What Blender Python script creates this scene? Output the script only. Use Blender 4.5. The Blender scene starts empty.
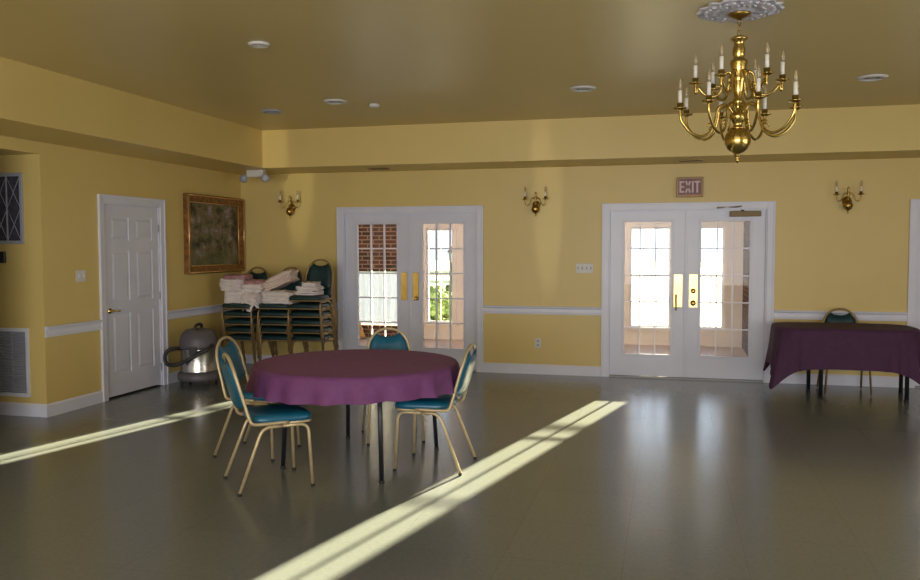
import bpy, bmesh, math, random
from mathutils import Vector, Matrix, noise
PI = math.pi
S = bpy.context.scene
COL = S.collection
random.seed(7)

# ------------------------------------------------------------------ helpers
def lin(c):
    c = c / 255.0
    return c / 12.92 if c <= 0.04045 else ((c + 0.055) / 1.055) ** 2.4
def rgb(r, g, b):
    return (lin(r), lin(g), lin(b), 1.0)

class MB:
    """collects shapes into one bmesh"""
    def __init__(s):
        s.bm = bmesh.new()
    def grid(s, rows, closed_u=False, cap=True, smooth=True):
        vs = [[s.bm.verts.new(p) for p in r] for r in rows]
        n = len(rows[0])
        for i in range(len(rows) - 1):
            for j in range(n if closed_u else n - 1):
                k = (j + 1) % n
                try:
                    f = s.bm.faces.new((vs[i][j], vs[i][k], vs[i + 1][k], vs[i + 1][j]))
                    f.smooth = smooth
                except ValueError:
                    pass
        if closed_u and cap:
            for r, rev in ((vs[0], True), (vs[-1], False)):
                try:
                    s.bm.faces.new(list(reversed(r)) if rev else r)
                except ValueError:
                    pass
        return s
    def box(s, x0, x1, y0, y1, z0, z1, bevel=0.0, seg=1, M=None):
        r = bmesh.ops.create_cube(s.bm, size=1.0)
        vs = r['verts']
        for v in vs:
            v.co = Vector(((x0 + x1) / 2 + v.co.x * (x1 - x0), (y0 + y1) / 2 + v.co.y * (y1 - y0), (z0 + z1) / 2 + v.co.z * (z1 - z0)))
        if bevel > 0:
            es = list({e for v in vs for e in v.link_edges})
            rb = bmesh.ops.bevel(s.bm, geom=es, offset=bevel, segments=seg, affect='EDGES', profile=0.5)
            vs = list({v for f in rb['faces'] for v in f.verts} | {v for v in vs if v.is_valid})
            vs2 = set(vs)
            for v in list(vs2):
                for e in v.link_edges:
                    vs2.update(e.verts)
            vs = list(vs2)
        if M is not None:
            for v in vs:
                v.co = M @ v.co
        return s
    def tube(s, pts, r, n=10, smooth=True):
        pts = [Vector(p) for p in pts]
        rs = r if isinstance(r, (list, tuple)) else [r] * len(pts)
        t0 = (pts[1] - pts[0]).normalized()
        up = Vector((0, 0, 1)) if abs(t0.z) < 0.9 else Vector((1, 0, 0))
        a = t0.cross(up).normalized()
        rows = []
        for i, p in enumerate(pts):
            if i == 0: t = pts[1] - pts[0]
            elif i == len(pts) - 1: t = pts[-1] - pts[-2]
            else: t = (pts[i + 1] - pts[i]).normalized() + (pts[i] - pts[i - 1]).normalized()
            t.normalize()
            a = (a - t * a.dot(t)).normalized()
            b = t.cross(a)
            rows.append([p + (a * math.cos(2 * PI * k / n) + b * math.sin(2 * PI * k / n)) * rs[i] for k in range(n)])
        return s.grid(rows, True, True, smooth)
    def lathe(s, prof, c=(0, 0, 0), n=24, M=None, smooth=True):
        rows = []
        for r, z in prof:
            row = [Vector((c[0] + r * math.cos(2 * PI * k / n), c[1] + r * math.sin(2 * PI * k / n), c[2] + z)) for k in range(n)]
            if M is not None: row = [M @ p for p in row]
            rows.append(row)
        return s.grid(rows, True, True, smooth)
    def sphere(s, c, rx, ry=None, rz=None, n=16, m=10):
        ry = rx if ry is None else ry; rz = rx if rz is None else rz
        rows = []
        for i in range(m + 1):
            t = -PI / 2 + PI * i / m
            cr = max(math.cos(t), 1e-3)
            rows.append([Vector((c[0] + rx * cr * math.cos(2 * PI * k / n), c[1] + ry * cr * math.sin(2 * PI * k / n), c[2] + rz * math.sin(t))) for k in range(n)])
        return s.grid(rows, True, True, True)
    def prism(s, outline, d0, d1, axis='z', bevel=0):
        """outline: list of 2D points; extruded along axis from d0 to d1"""
        def mk(p, d):
            if axis == 'z': return Vector((p[0], p[1], d))
            if axis == 'y': return Vector((p[0], d, p[1]))
            return Vector((d, p[0], p[1]))
        s.grid([[mk(p, d0) for p in outline], [mk(p, d1) for p in outline]], True, True, False)
        return s
    def build(s, name, mat, parent=None, loc=None, bevel=0, recalc=True):
        if recalc:
            bmesh.ops.recalc_face_normals(s.bm, faces=s.bm.faces[:])
        me = bpy.data.meshes.new(name)
        s.bm.to_mesh(me); s.bm.free()
        o = bpy.data.objects.new(name, me)
        COL.objects.link(o)
        if mat is not None: me.materials.append(mat)
        if parent is not None: o.parent = parent
        if loc is not None: o.location = loc
        if bevel:
            md = o.modifiers.new('bevel', 'BEVEL'); md.width = bevel; md.segments = 2; md.limit_method = 'ANGLE'
        return o

def tag(o, label=None, cat=None, group=None, kind=None):
    if label: o['label'] = label
    if cat: o['category'] = cat
    if group: o['group'] = group
    if kind: o['kind'] = kind
    return o
def thing(name, label, cat, loc=(0, 0, 0), rz=0.0, group=None):
    o = bpy.data.objects.new(name, None)
    o.empty_display_size = 0.1
    COL.objects.link(o)
    o.location = loc; o.rotation_euler = (0, 0, rz)
    return tag(o, label, cat, group)
def struct(name, mb, mat, **k):
    o = mb.build(name, mat, **k)
    if k.get('parent') is None: o['kind'] = 'structure'
    return o
def copy_tree(o, parent=None):
    c = o.copy(); COL.objects.link(c)
    if parent is not None: c.parent = parent
    for ch in list(o.children):
        copy_tree(ch, c)
    return c
def smoothpath(P, n=6):
    P = [Vector(p) for p in P]; out = []
    for i in range(len(P) - 1):
        p0 = P[i - 1] if i else P[0] * 2 - P[1]
        p1, p2 = P[i], P[i + 1]
        p3 = P[i + 2] if i + 2 < len(P) else P[-1] * 2 - P[-2]
        for k in range(n):
            t = k / n
            out.append(0.5 * ((2 * p1) + (p2 - p0) * t + (2 * p0 - 5 * p1 + 4 * p2 - p3) * t * t + (3 * p1 - p0 - 3 * p2 + p3) * t ** 3))
    out.append(P[-1]); return out
def fillet(P, r, n=6):
    P = [Vector(p) for p in P]; out = [P[0]]
    for i in range(1, len(P) - 1):
        a = (P[i - 1] - P[i]); b = (P[i + 1] - P[i])
        d = min(r, a.length * .49, b.length * .49)
        A = P[i] + a.normalized() * d; B = P[i] + b.normalized() * d
        for k in range(n + 1):
            t = k / n
            out.append(A * (1 - t) ** 2 + P[i] * 2 * t * (1 - t) + B * t * t)
    out.append(P[-1]); return out

# ------------------------------------------------------------------ materials
def mat(name, col, rough=0.5, metal=0.0, spec=0.5, **k):
    m = bpy.data.materials.new(name); m.use_nodes = True
    b = m.node_tree.nodes['Principled BSDF']
    b.inputs['Base Color'].default_value = col
    b.inputs['Roughness'].default_value = rough
    b.inputs['Metallic'].default_value = metal
    b.inputs['Specular IOR Level'].default_value = spec
    for kk, v in k.items():
        b.inputs[kk].default_value = v
    return m
def nodes(m): return m.node_tree.nodes, m.node_tree.links, m.node_tree.nodes['Principled BSDF']
def mottled(name, c1, c2, scale, rough=0.5, bump=0.0, bscale=None, detail=4, metal=0, spec=0.5, lo=.35, hi=.65):
    m = mat(name, c1, rough, metal, spec)
    N, L, b = nodes(m)
    tc = N.new('ShaderNodeTexCoord')
    nz = N.new('ShaderNodeTexNoise'); nz.inputs['Scale'].default_value = scale; nz.inputs['Detail'].default_value = detail
    L.new(tc.outputs['Object'], nz.inputs['Vector'])
    cr = N.new('ShaderNodeValToRGB')
    cr.color_ramp.elements[0].color = c1; cr.color_ramp.elements[1].color = c2
    cr.color_ramp.elements[0].position = lo; cr.color_ramp.elements[1].position = hi
    L.new(nz.outputs['Fac'], cr.inputs['Fac']); L.new(cr.outputs['Color'], b.inputs['Base Color'])
    if bump:
        n2 = N.new('ShaderNodeTexNoise'); n2.inputs['Scale'].default_value = bscale or scale * 4
        L.new(tc.outputs['Object'], n2.inputs['Vector'])
        bp = N.new('ShaderNodeBump'); bp.inputs['Strength'].default_value = bump; bp.inputs['Distance'].default_value = 0.01
        L.new(n2.outputs['Fac'], bp.inputs['Height']); L.new(bp.outputs['Normal'], b.inputs['Normal'])
    return m

M = {}
M['wall'] = mottled('yellow_wall_paint', (.655, .50, .175, 1), (.685, .522, .188, 1), 1.2, .42, .05, 60)
M['ceil'] = mottled('ceiling_paint', (.58, .46, .20, 1), (.61, .485, .215, 1), .6, .36, .0, 40, spec=.5)
M['white'] = mottled('white_trim_paint', (.68, .69, .80, 1), (.72, .73, .84, 1), 3, .35)
M['door'] = mottled('white_door_paint', (.65, .66, .77, 1), (.69, .70, .81, 1), 3, .32)
M['plate'] = mat('white_plastic', (.66, .64, .62, 1), .4)
M['brass'] = mottled('polished_brass', (.60, .43, .14, 1), (.50, .35, .10, 1), 9, .2, metal=1)
M['brassdull'] = mottled('aged_brass', (.42, .27, .08, 1), (.34, .21, .06, 1), 9, .32, metal=1)
M['plate_brass'] = mottled('brass_plate', (.80, .62, .26, 1), (.72, .54, .20, 1), 5, .3, metal=1)
M['gold'] = mottled('gold_frame_enamel', (.56, .45, .27, 1), (.50, .39, .23, 1), 20, .38, metal=.35)
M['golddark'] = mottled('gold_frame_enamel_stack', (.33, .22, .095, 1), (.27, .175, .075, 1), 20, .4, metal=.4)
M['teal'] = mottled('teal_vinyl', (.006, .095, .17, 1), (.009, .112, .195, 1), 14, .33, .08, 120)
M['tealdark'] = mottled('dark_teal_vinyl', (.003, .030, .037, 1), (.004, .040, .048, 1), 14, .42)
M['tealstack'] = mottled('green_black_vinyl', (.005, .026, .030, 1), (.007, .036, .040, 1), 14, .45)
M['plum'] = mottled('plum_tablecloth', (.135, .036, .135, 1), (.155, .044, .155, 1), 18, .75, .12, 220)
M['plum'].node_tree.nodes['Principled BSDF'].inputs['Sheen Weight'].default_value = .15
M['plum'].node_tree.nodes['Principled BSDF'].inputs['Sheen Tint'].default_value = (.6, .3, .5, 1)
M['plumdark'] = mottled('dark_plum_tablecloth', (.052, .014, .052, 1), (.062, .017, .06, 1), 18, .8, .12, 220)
M['black'] = mottled('black_metal', (.010, .011, .018, 1), (.016, .017, .026, 1), 10, .35)
M['rubber'] = mat('rubber', (.02, .018, .015, 1), .7)
M['tabletop'] = mottled('table_laminate', (.24, .14, .07, 1), (.30, .18, .09, 1), 6, .4)
M['steel'] = mottled('brushed_steel', (.62, .60, .58, 1), (.52, .50, .48, 1), 6, .26, metal=1)
M['sill'] = mat('worn_aluminium', (.30, .30, .30, 1), .5, .3)
M['closer'] = mat('bronze_closer_paint', (.22, .15, .07, 1), .55, .2)
M['greyplastic'] = mottled('grey_plastic', (.10, .09, .10, 1), (.12, .11, .12, 1), 8, .45)
M['darkplastic'] = mottled('dark_plastic', (.022, .02, .022, 1), (.03, .028, .03, 1), 8, .5)
M['linen'] = mottled('white_linen', (.78, .72, .70, 1), (.70, .62, .60, 1), 9, .9, .3, 60)
M['linenpink'] = mottled('mauve_linen', (.36, .16, .19, 1), (.50, .28, .29, 1), 9, .9, .3, 60)
M['linencream'] = mottled('cream_linen', (.72, .60, .52, 1), (.66, .52, .46, 1), 7, .9, .3, 60)
M['wax'] = mat('ivory_candle', (.82, .79, .72, 1), .45)
M['bulb'] = mat('clear_bulb', (.75, .62, .40, 1), .12, **{'Transmission Weight': .55})
M['maroon'] = mat('maroon_sign_face', (.13, .028, .04, 1), .4)
M['pinkletter'] = mat('pale_sign_letter', (.66, .46, .44, 1), .4)
M['signframe'] = mat('bronze_sign_frame', (.20, .11, .04, 1), .4, .5)
M['darkhole'] = mat('dark_recess', (.035, .04, .05, 1), .5)  # dark tint painted in as the shade inside lamp recesses and vent slots
M['grille'] = mat('grey_vent_paint', (.36, .37, .43, 1), .5)
M['lead'] = mottled('dark_leaded_glass', (.055, .055, .08, 1), (.085, .085, .11, 1), 25, .25)
M['porch'] = mottled('porch_wall_paint', (.66, .60, .61, 1), (.70, .64, .65, 1), 3, .6)
M['porchfloor'] = mottled('porch_floor_paint', (.30, .22, .21, 1), (.36, .27, .25, 1), 5, .45)
M['straw'] = mottled('broom_straw', (.40, .26, .14, 1), (.28, .17, .09, 1), 60, .9)
M['wood'] = mottled('brown_wood', (.12, .06, .03, 1), (.16, .08, .04, 1), 20, .6)
M['grass'] = mottled('lawn_grass', (.14, .26, .07, 1), (.24, .36, .12, 1), 3, .95)
M['pave'] = mottled('pale_concrete', (.78, .77, .74, 1), (.72, .71, .68, 1), 2, .9)
M['leaf'] = mottled('shrub_leaves', (.05, .11, .03, 1), (.16, .24, .07, 1), 9, .8)
M['redleaf'] = mottled('reddish_shrub_leaves', (.30, .12, .07, 1), (.22, .20, .07, 1), 9, .8)
M['bark'] = mottled('grey_bark', (.18, .17, .20, 1), (.26, .25, .28, 1), 9, .9)
M['siding'] = mat('white_siding', (.85, .86, .9, 1), .6)

def floor_mat():
    m = mat('vinyl_floor_tiles', (.15, .15, .12, 1), .2)
    N, L, b = nodes(m)
    tc = N.new('ShaderNodeTexCoord')
    br = N.new('ShaderNodeTexBrick')
    br.offset = 0; br.squash = 1
    br.inputs['Scale'].default_value = 1.0
    br.inputs['Brick Width'].default_value = .61; br.inputs['Row Height'].default_value = .61
    br.inputs['Mortar Size'].default_value = .0022; br.inputs['Mortar Smooth'].default_value = .3
    br.inputs['Color1'].default_value = (.168, .188, .196, 1); br.inputs['Color2'].default_value = (.176, .196, .204, 1)
    br.inputs['Mortar'].default_value = (.140, .155, .160, 1)
    L.new(tc.outputs['Object'], br.inputs['Vector'])
    nz = N.new('ShaderNodeTexNoise'); nz.inputs['Scale'].default_value = 38; nz.inputs['Detail'].default_value = 6; nz.inputs['Roughness'].default_value = .7
    L.new(tc.outputs['Object'], nz.inputs['Vector'])
    cr = N.new('ShaderNodeValToRGB')
    cr.color_ramp.elements[0].position = .3; cr.color_ramp.elements[0].color = (.88, .88, .87, 1)
    cr.color_ramp.elements[1].position = .7; cr.color_ramp.elements[1].color = (1.08, 1.08, 1.07, 1)
    L.new(nz.outputs['Fac'], cr.inputs['Fac'])
    mx = N.new('ShaderNodeMix'); mx.data_type = 'RGBA'; mx.blend_type = 'MULTIPLY'; mx.inputs['Factor'].default_value = 1
    L.new(br.outputs['Color'], mx.inputs['A']); L.new(cr.outputs['Color'], mx.inputs['B'])
    L.new(mx.outputs['Result'], b.inputs['Base Color'])
    b.inputs['Roughness'].default_value = .215; b.inputs['Specular IOR Level'].default_value = .62
    return m
M['floor'] = floor_mat()

def brick_mat(name, axis, dim=1.0):
    m = mat(name, (.2, .1, .07, 1), .95, 0, .08)
    N, L, b = nodes(m)
    tc = N.new('ShaderNodeTexCoord'); sp = N.new('ShaderNodeSeparateXYZ'); cb = N.new('ShaderNodeCombineXYZ')
    L.new(tc.outputs['Object'], sp.inputs[0])
    L.new(sp.outputs[axis], cb.inputs['X']); L.new(sp.outputs['Z'], cb.inputs['Y'])
    br = N.new('ShaderNodeTexBrick'); br.inputs['Scale'].default_value = 1
    br.inputs['Brick Width'].default_value = .215; br.inputs['Row Height'].default_value = .072
    br.inputs['Mortar Size'].default_value = .010; br.inputs['Mortar Smooth'].default_value = .1; br.inputs['Bias'].default_value = -.1
    br.inputs['Color1'].default_value = (.10, .038, .027, 1); br.inputs['Color2'].default_value = (.03, .016, .015, 1)
    br.inputs['Mortar'].default_value = (.26, .20, .18, 1)
    L.new(cb.outputs[0], br.inputs['Vector']); L.new(br.outputs['Color'], b.inputs['Base Color'])
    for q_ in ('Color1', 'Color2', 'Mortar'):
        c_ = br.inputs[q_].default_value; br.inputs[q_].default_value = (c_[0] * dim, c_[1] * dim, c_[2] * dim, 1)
    bp = N.new('ShaderNodeBump'); bp.inputs['Strength'].default_value = .3; bp.inputs['Distance'].default_value = .005; bp.invert = True
    L.new(br.outputs['Fac'], bp.inputs['Height']); L.new(bp.outputs['Normal'], b.inputs['Normal'])
    return m
M['brickx'] = brick_mat('red_brick_front', 'X'); M['bricky'] = brick_mat('red_brick_side', 'Y', .45)  # side walls: same brick, its colours dimmed as painted-in shade

def glass_mat():
    m = bpy.data.materials.new('window_glass'); m.use_nodes = True
    N, L = m.node_tree.nodes, m.node_tree.links
    N.remove(N['Principled BSDF'])
    tr = N.new('ShaderNodeBsdfTransparent'); tr.inputs[0].default_value = (.93, .95, .95, 1)
    gl = N.new('ShaderNodeBsdfGlossy'); gl.inputs['Roughness'].default_value = .02
    fr = N.new('ShaderNodeFresnel'); fr.inputs[0].default_value = 1.22
    mx = N.new('ShaderNodeMixShader')
    L.new(fr.outputs[0], mx.inputs[0]); L.new(tr.outputs[0], mx.inputs[1]); L.new(gl.outputs[0], mx.inputs[2])
    L.new(mx.outputs[0], N['Material Output'].inputs['Surface'])
    return m
M['glass'] = glass_mat()
def curtain_mat():
    m = bpy.data.materials.new('sheer_white_curtain'); m.use_nodes = True
    N, L = m.node_tree.nodes, m.node_tree.links
    N.remove(N['Principled BSDF'])
    d = N.new('ShaderNodeBsdfDiffuse'); d.inputs[0].default_value = (.75, .78, .86, 1)
    t = N.new('ShaderNodeBsdfTranslucent'); t.inputs[0].default_value = (.032, .042, .066, 1)
    mx = N.new('ShaderNodeMixShader'); mx.inputs[0].default_value = .6
    L.new(d.outputs[0], mx.inputs[1]); L.new(t.outputs[0], mx.inputs[2])
    L.new(mx.outputs[0], N['Material Output'].inputs['Surface'])
    return m
M['curtain'] = curtain_mat()

def painting_mat():
    m = mat('landscape_painting', (.1, .1, .06, 1), .45)
    N, L, b = nodes(m)
    tc = N.new('ShaderNodeTexCoord')
    mp = N.new('ShaderNodeMapping'); mp.inputs['Scale'].default_value = (1, 2.4, 3.2)
    L.new(tc.outputs['Object'], mp.inputs[0])
    nz = N.new('ShaderNodeTexNoise'); nz.inputs['Scale'].default_value = 2.0; nz.inputs['Detail'].default_value = 7; nz.inputs['Roughness'].default_value = .62
    L.new(mp.outputs[0], nz.inputs['Vector'])
    cr = N.new('ShaderNodeValToRGB'); e = cr.color_ramp.elements
    e[0].position = .38; e[0].color = (.022, .022, .018, 1); e[1].position = .66; e[1].color = (.40, .34, .26, 1)
    for p, c in ((.44, (.08, .072, .04, 1)), (.5, (.15, .14, .065, 1)), (.545, (.21, .125, .085, 1)), (.59, (.20, .21, .23, 1))):
        x = e.new(p); x.color = c
    L.new(nz.outputs['Fac'], cr.inputs['Fac'])
    sp = N.new('ShaderNodeSeparateXYZ'); L.new(tc.outputs['Object'], sp.inputs[0])
    g = N.new('ShaderNodeMapRange'); g.inputs['From Min'].default_value = .18; g.inputs['From Max'].default_value = .34
    g.inputs['To Min'].default_value = .6; g.inputs['To Max'].default_value = 0
    L.new(sp.outputs['Z'], g.inputs['Value'])
    mx = N.new('ShaderNodeMix'); mx.data_type = 'RGBA'; mx.inputs['B'].default_value = (.13, .14, .05, 1)
    L.new(g.outputs[0], mx.inputs['Factor']); L.new(cr.outputs[0], mx.inputs['A']); L.new(mx.outputs['Result'], b.inputs['Base Color'])
    return m
M['painting'] = painting_mat()
def frame_mat():
    m = mottled('carved_gilt_frame', (.33, .16, .05, 1), (.17, .075, .022, 1), 16, .36, .5, 30, metal=.5)
    return m
M['gilt'] = frame_mat()
M['giltedge'] = mat('bright_gilt', (.72, .43, .17, 1), .3, .6)
M['medallion'] = mottled('plaster_medallion', (.62, .60, .64, 1), (.50, .48, .54, 1), 22, .6, .5, 40)

# ------------------------------------------------------------------ room dimensions (metres, back wall at y=0, left wall at x=0)
XR, YF = 11.2, -14.0
ZS, H, SB, SL = 2.589, 3.053, .829, .770
LC, ALX, ZH = -3.705, -2.6, 2.477
CW = .085           # casing width
DT, DW = 2.13, 1.995
DOORS = [1.414, 4.897, 8.309]
OH = DT - CW        # opening height

# back wall with three door openings
wb = MB(); x = -0.15
for d in DOORS:
    wb.box(x, d + CW, 0, .16, 0, H); wb.box(d + CW, d + DW - CW, 0, .16, OH, H); x = d + DW - CW
wb.box(x, XR + .15, 0, .16, 0, H)
struct('wall_back', wb, M['wall'])
# left wall with the six panel door's opening
LY0, LY1, LT = -2.928, -1.785, 2.156
wl = MB()
wl.box(-.15, 0, LC, LY0 + CW, 0, H); wl.box(-.15, 0, LY0 + CW, LY1 - CW, LT - CW, H); wl.box(-.15, 0, LY1 - CW, 0, 0, H)
wl.box(-.15, 0, -4.42, LC, ZH, H); wl.box(-.15, 0, YF, -4.42, 0, H)  # unseen front stretch of wall, run close up to shade the alcove
struct('wall_left', wl, M['wall'])
struct('wall_closet', MB().box(-1.2, -1.1, LY0 - .1, LY1 + .1, 0, ZH).box(-1.1, -.15, LY0 - .1, LY0 + .02, 0, ZH).box(-1.1, -.15, LY1 - .02, LY1 + .1, 0, ZH).box(-1.2, -.15, LY0 - .1, LY1 + .1, ZH, ZH + .1), M['wall'])  # added box behind the door, keeps light out of the gap below
struct('wall_alcove', MB().box(ALX, -.15, LC, LC + .15, 0, ZH + .1).box(ALX - .15, ALX, YF, LC + .15, 0, ZH + .1), M['wall'])
struct('ceiling_alcove', MB().box(ALX, -.15, YF, LC, ZH, ZH + .1), M['ceil'])
struct('wall_right', MB().box(XR, XR + .15, YF, 0, 0, H), M['wall'])
struct('wall_front', MB().box(ALX, XR + .15, YF - .15, YF, 0, H), M['wall'])
struct('floor', MB().box(ALX, XR + .15, YF, .16, -.1, 0), M['floor'])
struct('ceiling', MB().box(-.15, XR + .15, YF, .16, H, H + .1), M['ceil'])
struct('soffit_back', MB().box(SL, XR, -SB, 0, ZS, H), M['wall'])
struct('soffit_left', MB().box(0, SL, YF, 0, ZS, H), M['wall'])

# trim: baseboards and chair rails with a stepped profile
def run_profile(mb, prof, axis, a0, a1, face):
    """prof: (depth, z) outline; axis 'x' runs along x on the back wall, 'y' along y on the left wall"""
    if axis == 'x': mb.grid([[Vector((a, face - d, z)) for d, z in prof] for a in (a0, a1)], True, True, False)
    else: mb.grid([[Vector((face + d, a, z)) for d, z in prof] for a in (a0, a1)], True, True, False)
BASE = [(0, 0), (.016, 0), (.016, .105), (.008, .124), (0, .124)]
RAIL = [(0, .757), (.018, .757), (.020, .775), (.012, .785), (.012, .825), (.030, .838), (.034, .852), (.026, .861), (0, .861)]
def runs(skip_door3=False):
    xs = [0]
    for d in DOORS: xs += [d, d + DW]
    xs.append(XR)
    return [(xs[i], xs[i + 1]) for i in range(0, len(xs), 2)]
bb = MB(); rb = MB()
for a, b in runs():
    run_profile(bb, BASE, 'x', a, b, 0); run_profile(rb, RAIL, 'x', a, b, 0)
struct('baseboard_back', bb, M['white']); struct('trim_1', rb, M['white'])
bl = MB(); rl = MB()
for a, b in ((LC - .016, LY0), (LY1, 0)):
    run_profile(bl, BASE, 'y', a, b, 0)
for a, b in ((LC, LY0), (LY1, 0)):
    run_profile(rl, RAIL, 'y', a, b, 0)
struct('baseboard_left', bl, M['white']); struct('trim_2', rl, M['white'])
ba = MB(); run_profile(ba, BASE, 'x', ALX, 0, LC)
struct('baseboard_alcove', ba, M['white'])

# ------------------------------------------------------------------ double glazed doors
GW, GZ0, GZ1 = .555, .286, 1.905
def casing(mb, x0, x1, zt, w=CW, face=0.0):
    for a, b in ((x0, x0 + w), (x1 - w, x1)):
        mb.box(a, b, face - .018, face, 0, zt)
    mb.box(x0 + w, x1 - w, face - .018, face, zt - w, zt)
    # outer back-band
    mb.box(x0, x0 + .022, face - .028, face - .018, 0, zt); mb.box(x1 - .022, x1, face - .028, face - .018, 0, zt)
    mb.box(x0 + .022, x1 - .022, face - .028, face - .018, zt - .022, zt)
def glazed_leaf(root, x0, x1, yf):
    """one door leaf, front face at yf, thickness .044"""
    cx = (x0 + x1) / 2; g0, g1 = cx - GW / 2, cx + GW / 2; zb, zt = .02, OH - .004
    t = .044
    m = MB()
    m.box(x0, g0, yf, yf + t, zb, zt); m.box(g1, x1, yf, yf + t, zb, zt)
    m.box(g0, g1, yf, yf + t, zb, GZ0); m.box(g0, g1, yf, yf + t, GZ1, zt)
    leaf = m.build('leaf', M['door'], root)
    f = MB(); w = .026
    for a, b, c, d in ((g0 - w, g0 + .004, GZ0 - w, GZ1 + w), (g1 - .004, g1 + w, GZ0 - w, GZ1 + w)):
        f.box(a, b, yf - .010, yf, c, d)
    for c, d in ((GZ0 - w, GZ0 + .004), (GZ1 - .004, GZ1 + w)):
        f.box(g0 + .004, g1 - .004, yf - .010, yf, c, d)
    f.build('glazing_frame', M['door'], leaf, bevel=.003)
    mu = MB(); w = .0078
    for k in (1, 2):
        xx = g0 + GW * k / 3; mu.box(xx - w, xx + w, yf + .002, yf + .042, GZ0, GZ1)
    for k in (1, 2, 3, 4):
        zz = GZ0 + (GZ1 - GZ0) * k / 5
        for j in range(3):
            mu.box(g0 + GW * j / 3 + (w if j else 0), g0 + GW * (j + 1) / 3 - (w if j < 2 else 0), yf + .002, yf + .042, zz - w, zz + w)
    mu.build('muntin_grille', M['door'], leaf)
    MB().box(g0, g1, yf + .020, yf + .024, GZ0, GZ1).build('glass_pane', M['glass'], leaf)
    return leaf
LEAF_Y = .035
def double_door(n, d):
    root = bpy.data.objects.new('door_%d' % n, None); COL.objects.link(root)
    root['kind'] = 'structure'
    c = MB(); casing(c, d, d + DW, DT); c.build('door_casing', M['white'], root, bevel=.003)
    j = MB(); a, b = d + CW, d + DW - CW
    j.box(a - .001, a + .014, 0, .16, 0, OH); j.box(b - .014, b + .001, 0, .16, 0, OH); j.box(a + .014, b - .014, 0, .16, OH - .014, OH + .001)
    j.build('door_jamb', M['white'], root)
    MB().box(a + .014, b - .014, -.005, .15, 0.0, .016).build('threshold', M['sill'], root)
    mid = (a + b) / 2
    L = glazed_leaf(root, a + .016, mid - .002, LEAF_Y); R = glazed_leaf(root, mid + .002, b - .016, LEAF_Y)
    MB().box(mid - .016, mid + .016, LEAF_Y - .012, LEAF_Y, .02, OH - .016).build('astragal', M['door'], root, bevel=.004)
    return root, L, R, mid
def knob(mb, x, y, z, r):
    Mx = Matrix.Translation((x, y, z)) @ Matrix.Rotation(PI / 2, 4, 'X')
    mb.lathe([(r * 1.1, 0), (r * 1.15, .006), (r * .5, .012), (r * .5, .02), (r * .9, .026), (r, .034), (r * .85, .044), (r * .3, .048)], n=16, M=Mx)
d1, d1L, d1R, m1 = double_door(1, DOORS[0])
d2, d2L, d2R, m2 = double_door(2, DOORS[1])
d4, d4L, d4R, m4 = double_door(4, DOORS[2])
for (L, R, m, big) in ((d1L, d1R, m1, False), (d2L, d2R, m2, True)):
    z0, z1 = (.905, 1.27)
    if big:
        z0 = .87
    for s, leaf in ((-1, L), (1, R)):
        xa, xb = sorted((m + s * .036, m + s * (.036 + (.105 if big else .085))))
        pl = MB().box(xa, xb, LEAF_Y - .006, LEAF_Y, z0, z1, .003).build('push_plate', M['plate_brass'] if big else M['brass'], leaf)
        if big and s > 0:
            kk = MB(); knob(kk, (xa + xb) / 2, LEAF_Y - .006, 1.07, .026); kk.build('lock_cylinder', M['brass'], pl)
            kk = MB(); knob(kk, (xa + xb) / 2, LEAF_Y - .006, .925, .030); kk.build('deadbolt', M['brassdull'], pl)
        elif big:
            t = MB().tube(fillet([(xa + .03, LEAF_Y - .006, 1.02), (xa + .03, LEAF_Y - .055, 1.02), (xa + .03, LEAF_Y - .055, .84), (xa + .03, LEAF_Y - .006, .84)], .03), .011, 8)
            t.build('pull_handle', M['brassdull'], pl)
        elif s > 0:
            kk = MB(); knob(kk, (xa + xb) / 2 + .01, LEAF_Y - .006, .93, .024); kk.build('knob', M['brass'], pl)
# door closer on the right leaf of the middle doors
cl = MB().box(6.385, 6.735, LEAF_Y - .062, LEAF_Y, 1.955, 2.020, .006)
c_ = cl.build('door_closer', M['closer'], d2R)
ar = MB().tube([(6.53, LEAF_Y - .03, 2.02), (6.53, LEAF_Y - .03, 2.062)], .016, 10)
ar.box(6.50, 6.60, LEAF_Y - .05, LEAF_Y - .01, 2.060, 2.076, .002)
ar.tube([(6.55, LEAF_Y - .04, 2.07), (6.24, LEAF_Y - .075, 2.062)], .009, 8).tube([(6.24, LEAF_Y - .075, 2.058), (6.52, -.02, 2.076)], .008, 8)
ar.build('closer_arm', M['steel'], c_)

# ------------------------------------------------------------------ six panel door in the left wall
r3 = bpy.data.objects.new('door_3', None); COL.objects.link(r3); r3['kind'] = 'structure'
cm = MB()
for a, b in ((LY0, LY0 + CW), (LY1 - CW, LY1)): cm.box(0, .018, a, b, 0, LT)
cm.box(0, .018, LY0 + CW, LY1 - CW, LT - CW, LT)
cm.box(.018, .028, LY0, LY0 + .022, 0, LT).box(.018, .028, LY1 - .022, LY1, 0, LT).box(.018, .028, LY0 + .022, LY1 - .022, LT - .022, LT)
cm.build('door_casing', M['white'], r3, bevel=.003)
jm = MB(); a, b = LY0 + CW, LY1 - CW
jm.box(-.15, 0, a, a + .014, 0, LT - CW).box(-.15, 0, b - .014, b, 0, LT - CW).box(-.15, 0, a, b, LT - CW - .014, LT - CW)
jm.build('door_jamb', M['white'], r3)
a += .016; b -= .016
lf = MB(); fx = -.012
zs = [.022, .25, .90, 1.03, 1.57, 1.68, 1.93, LT - CW - .016]
W = b - a; st = .115
lf.box(fx - .034, fx - .010, a, b, zs[0], zs[-1])
lf.box(fx - .010, fx, a, a + st, zs[0], zs[-1]).box(fx - .010, fx, b - st, b, zs[0], zs[-1]).box(fx - .010, fx, (a + b) / 2 - .055, (a + b) / 2 + .055, zs[0], zs[-1])
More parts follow.
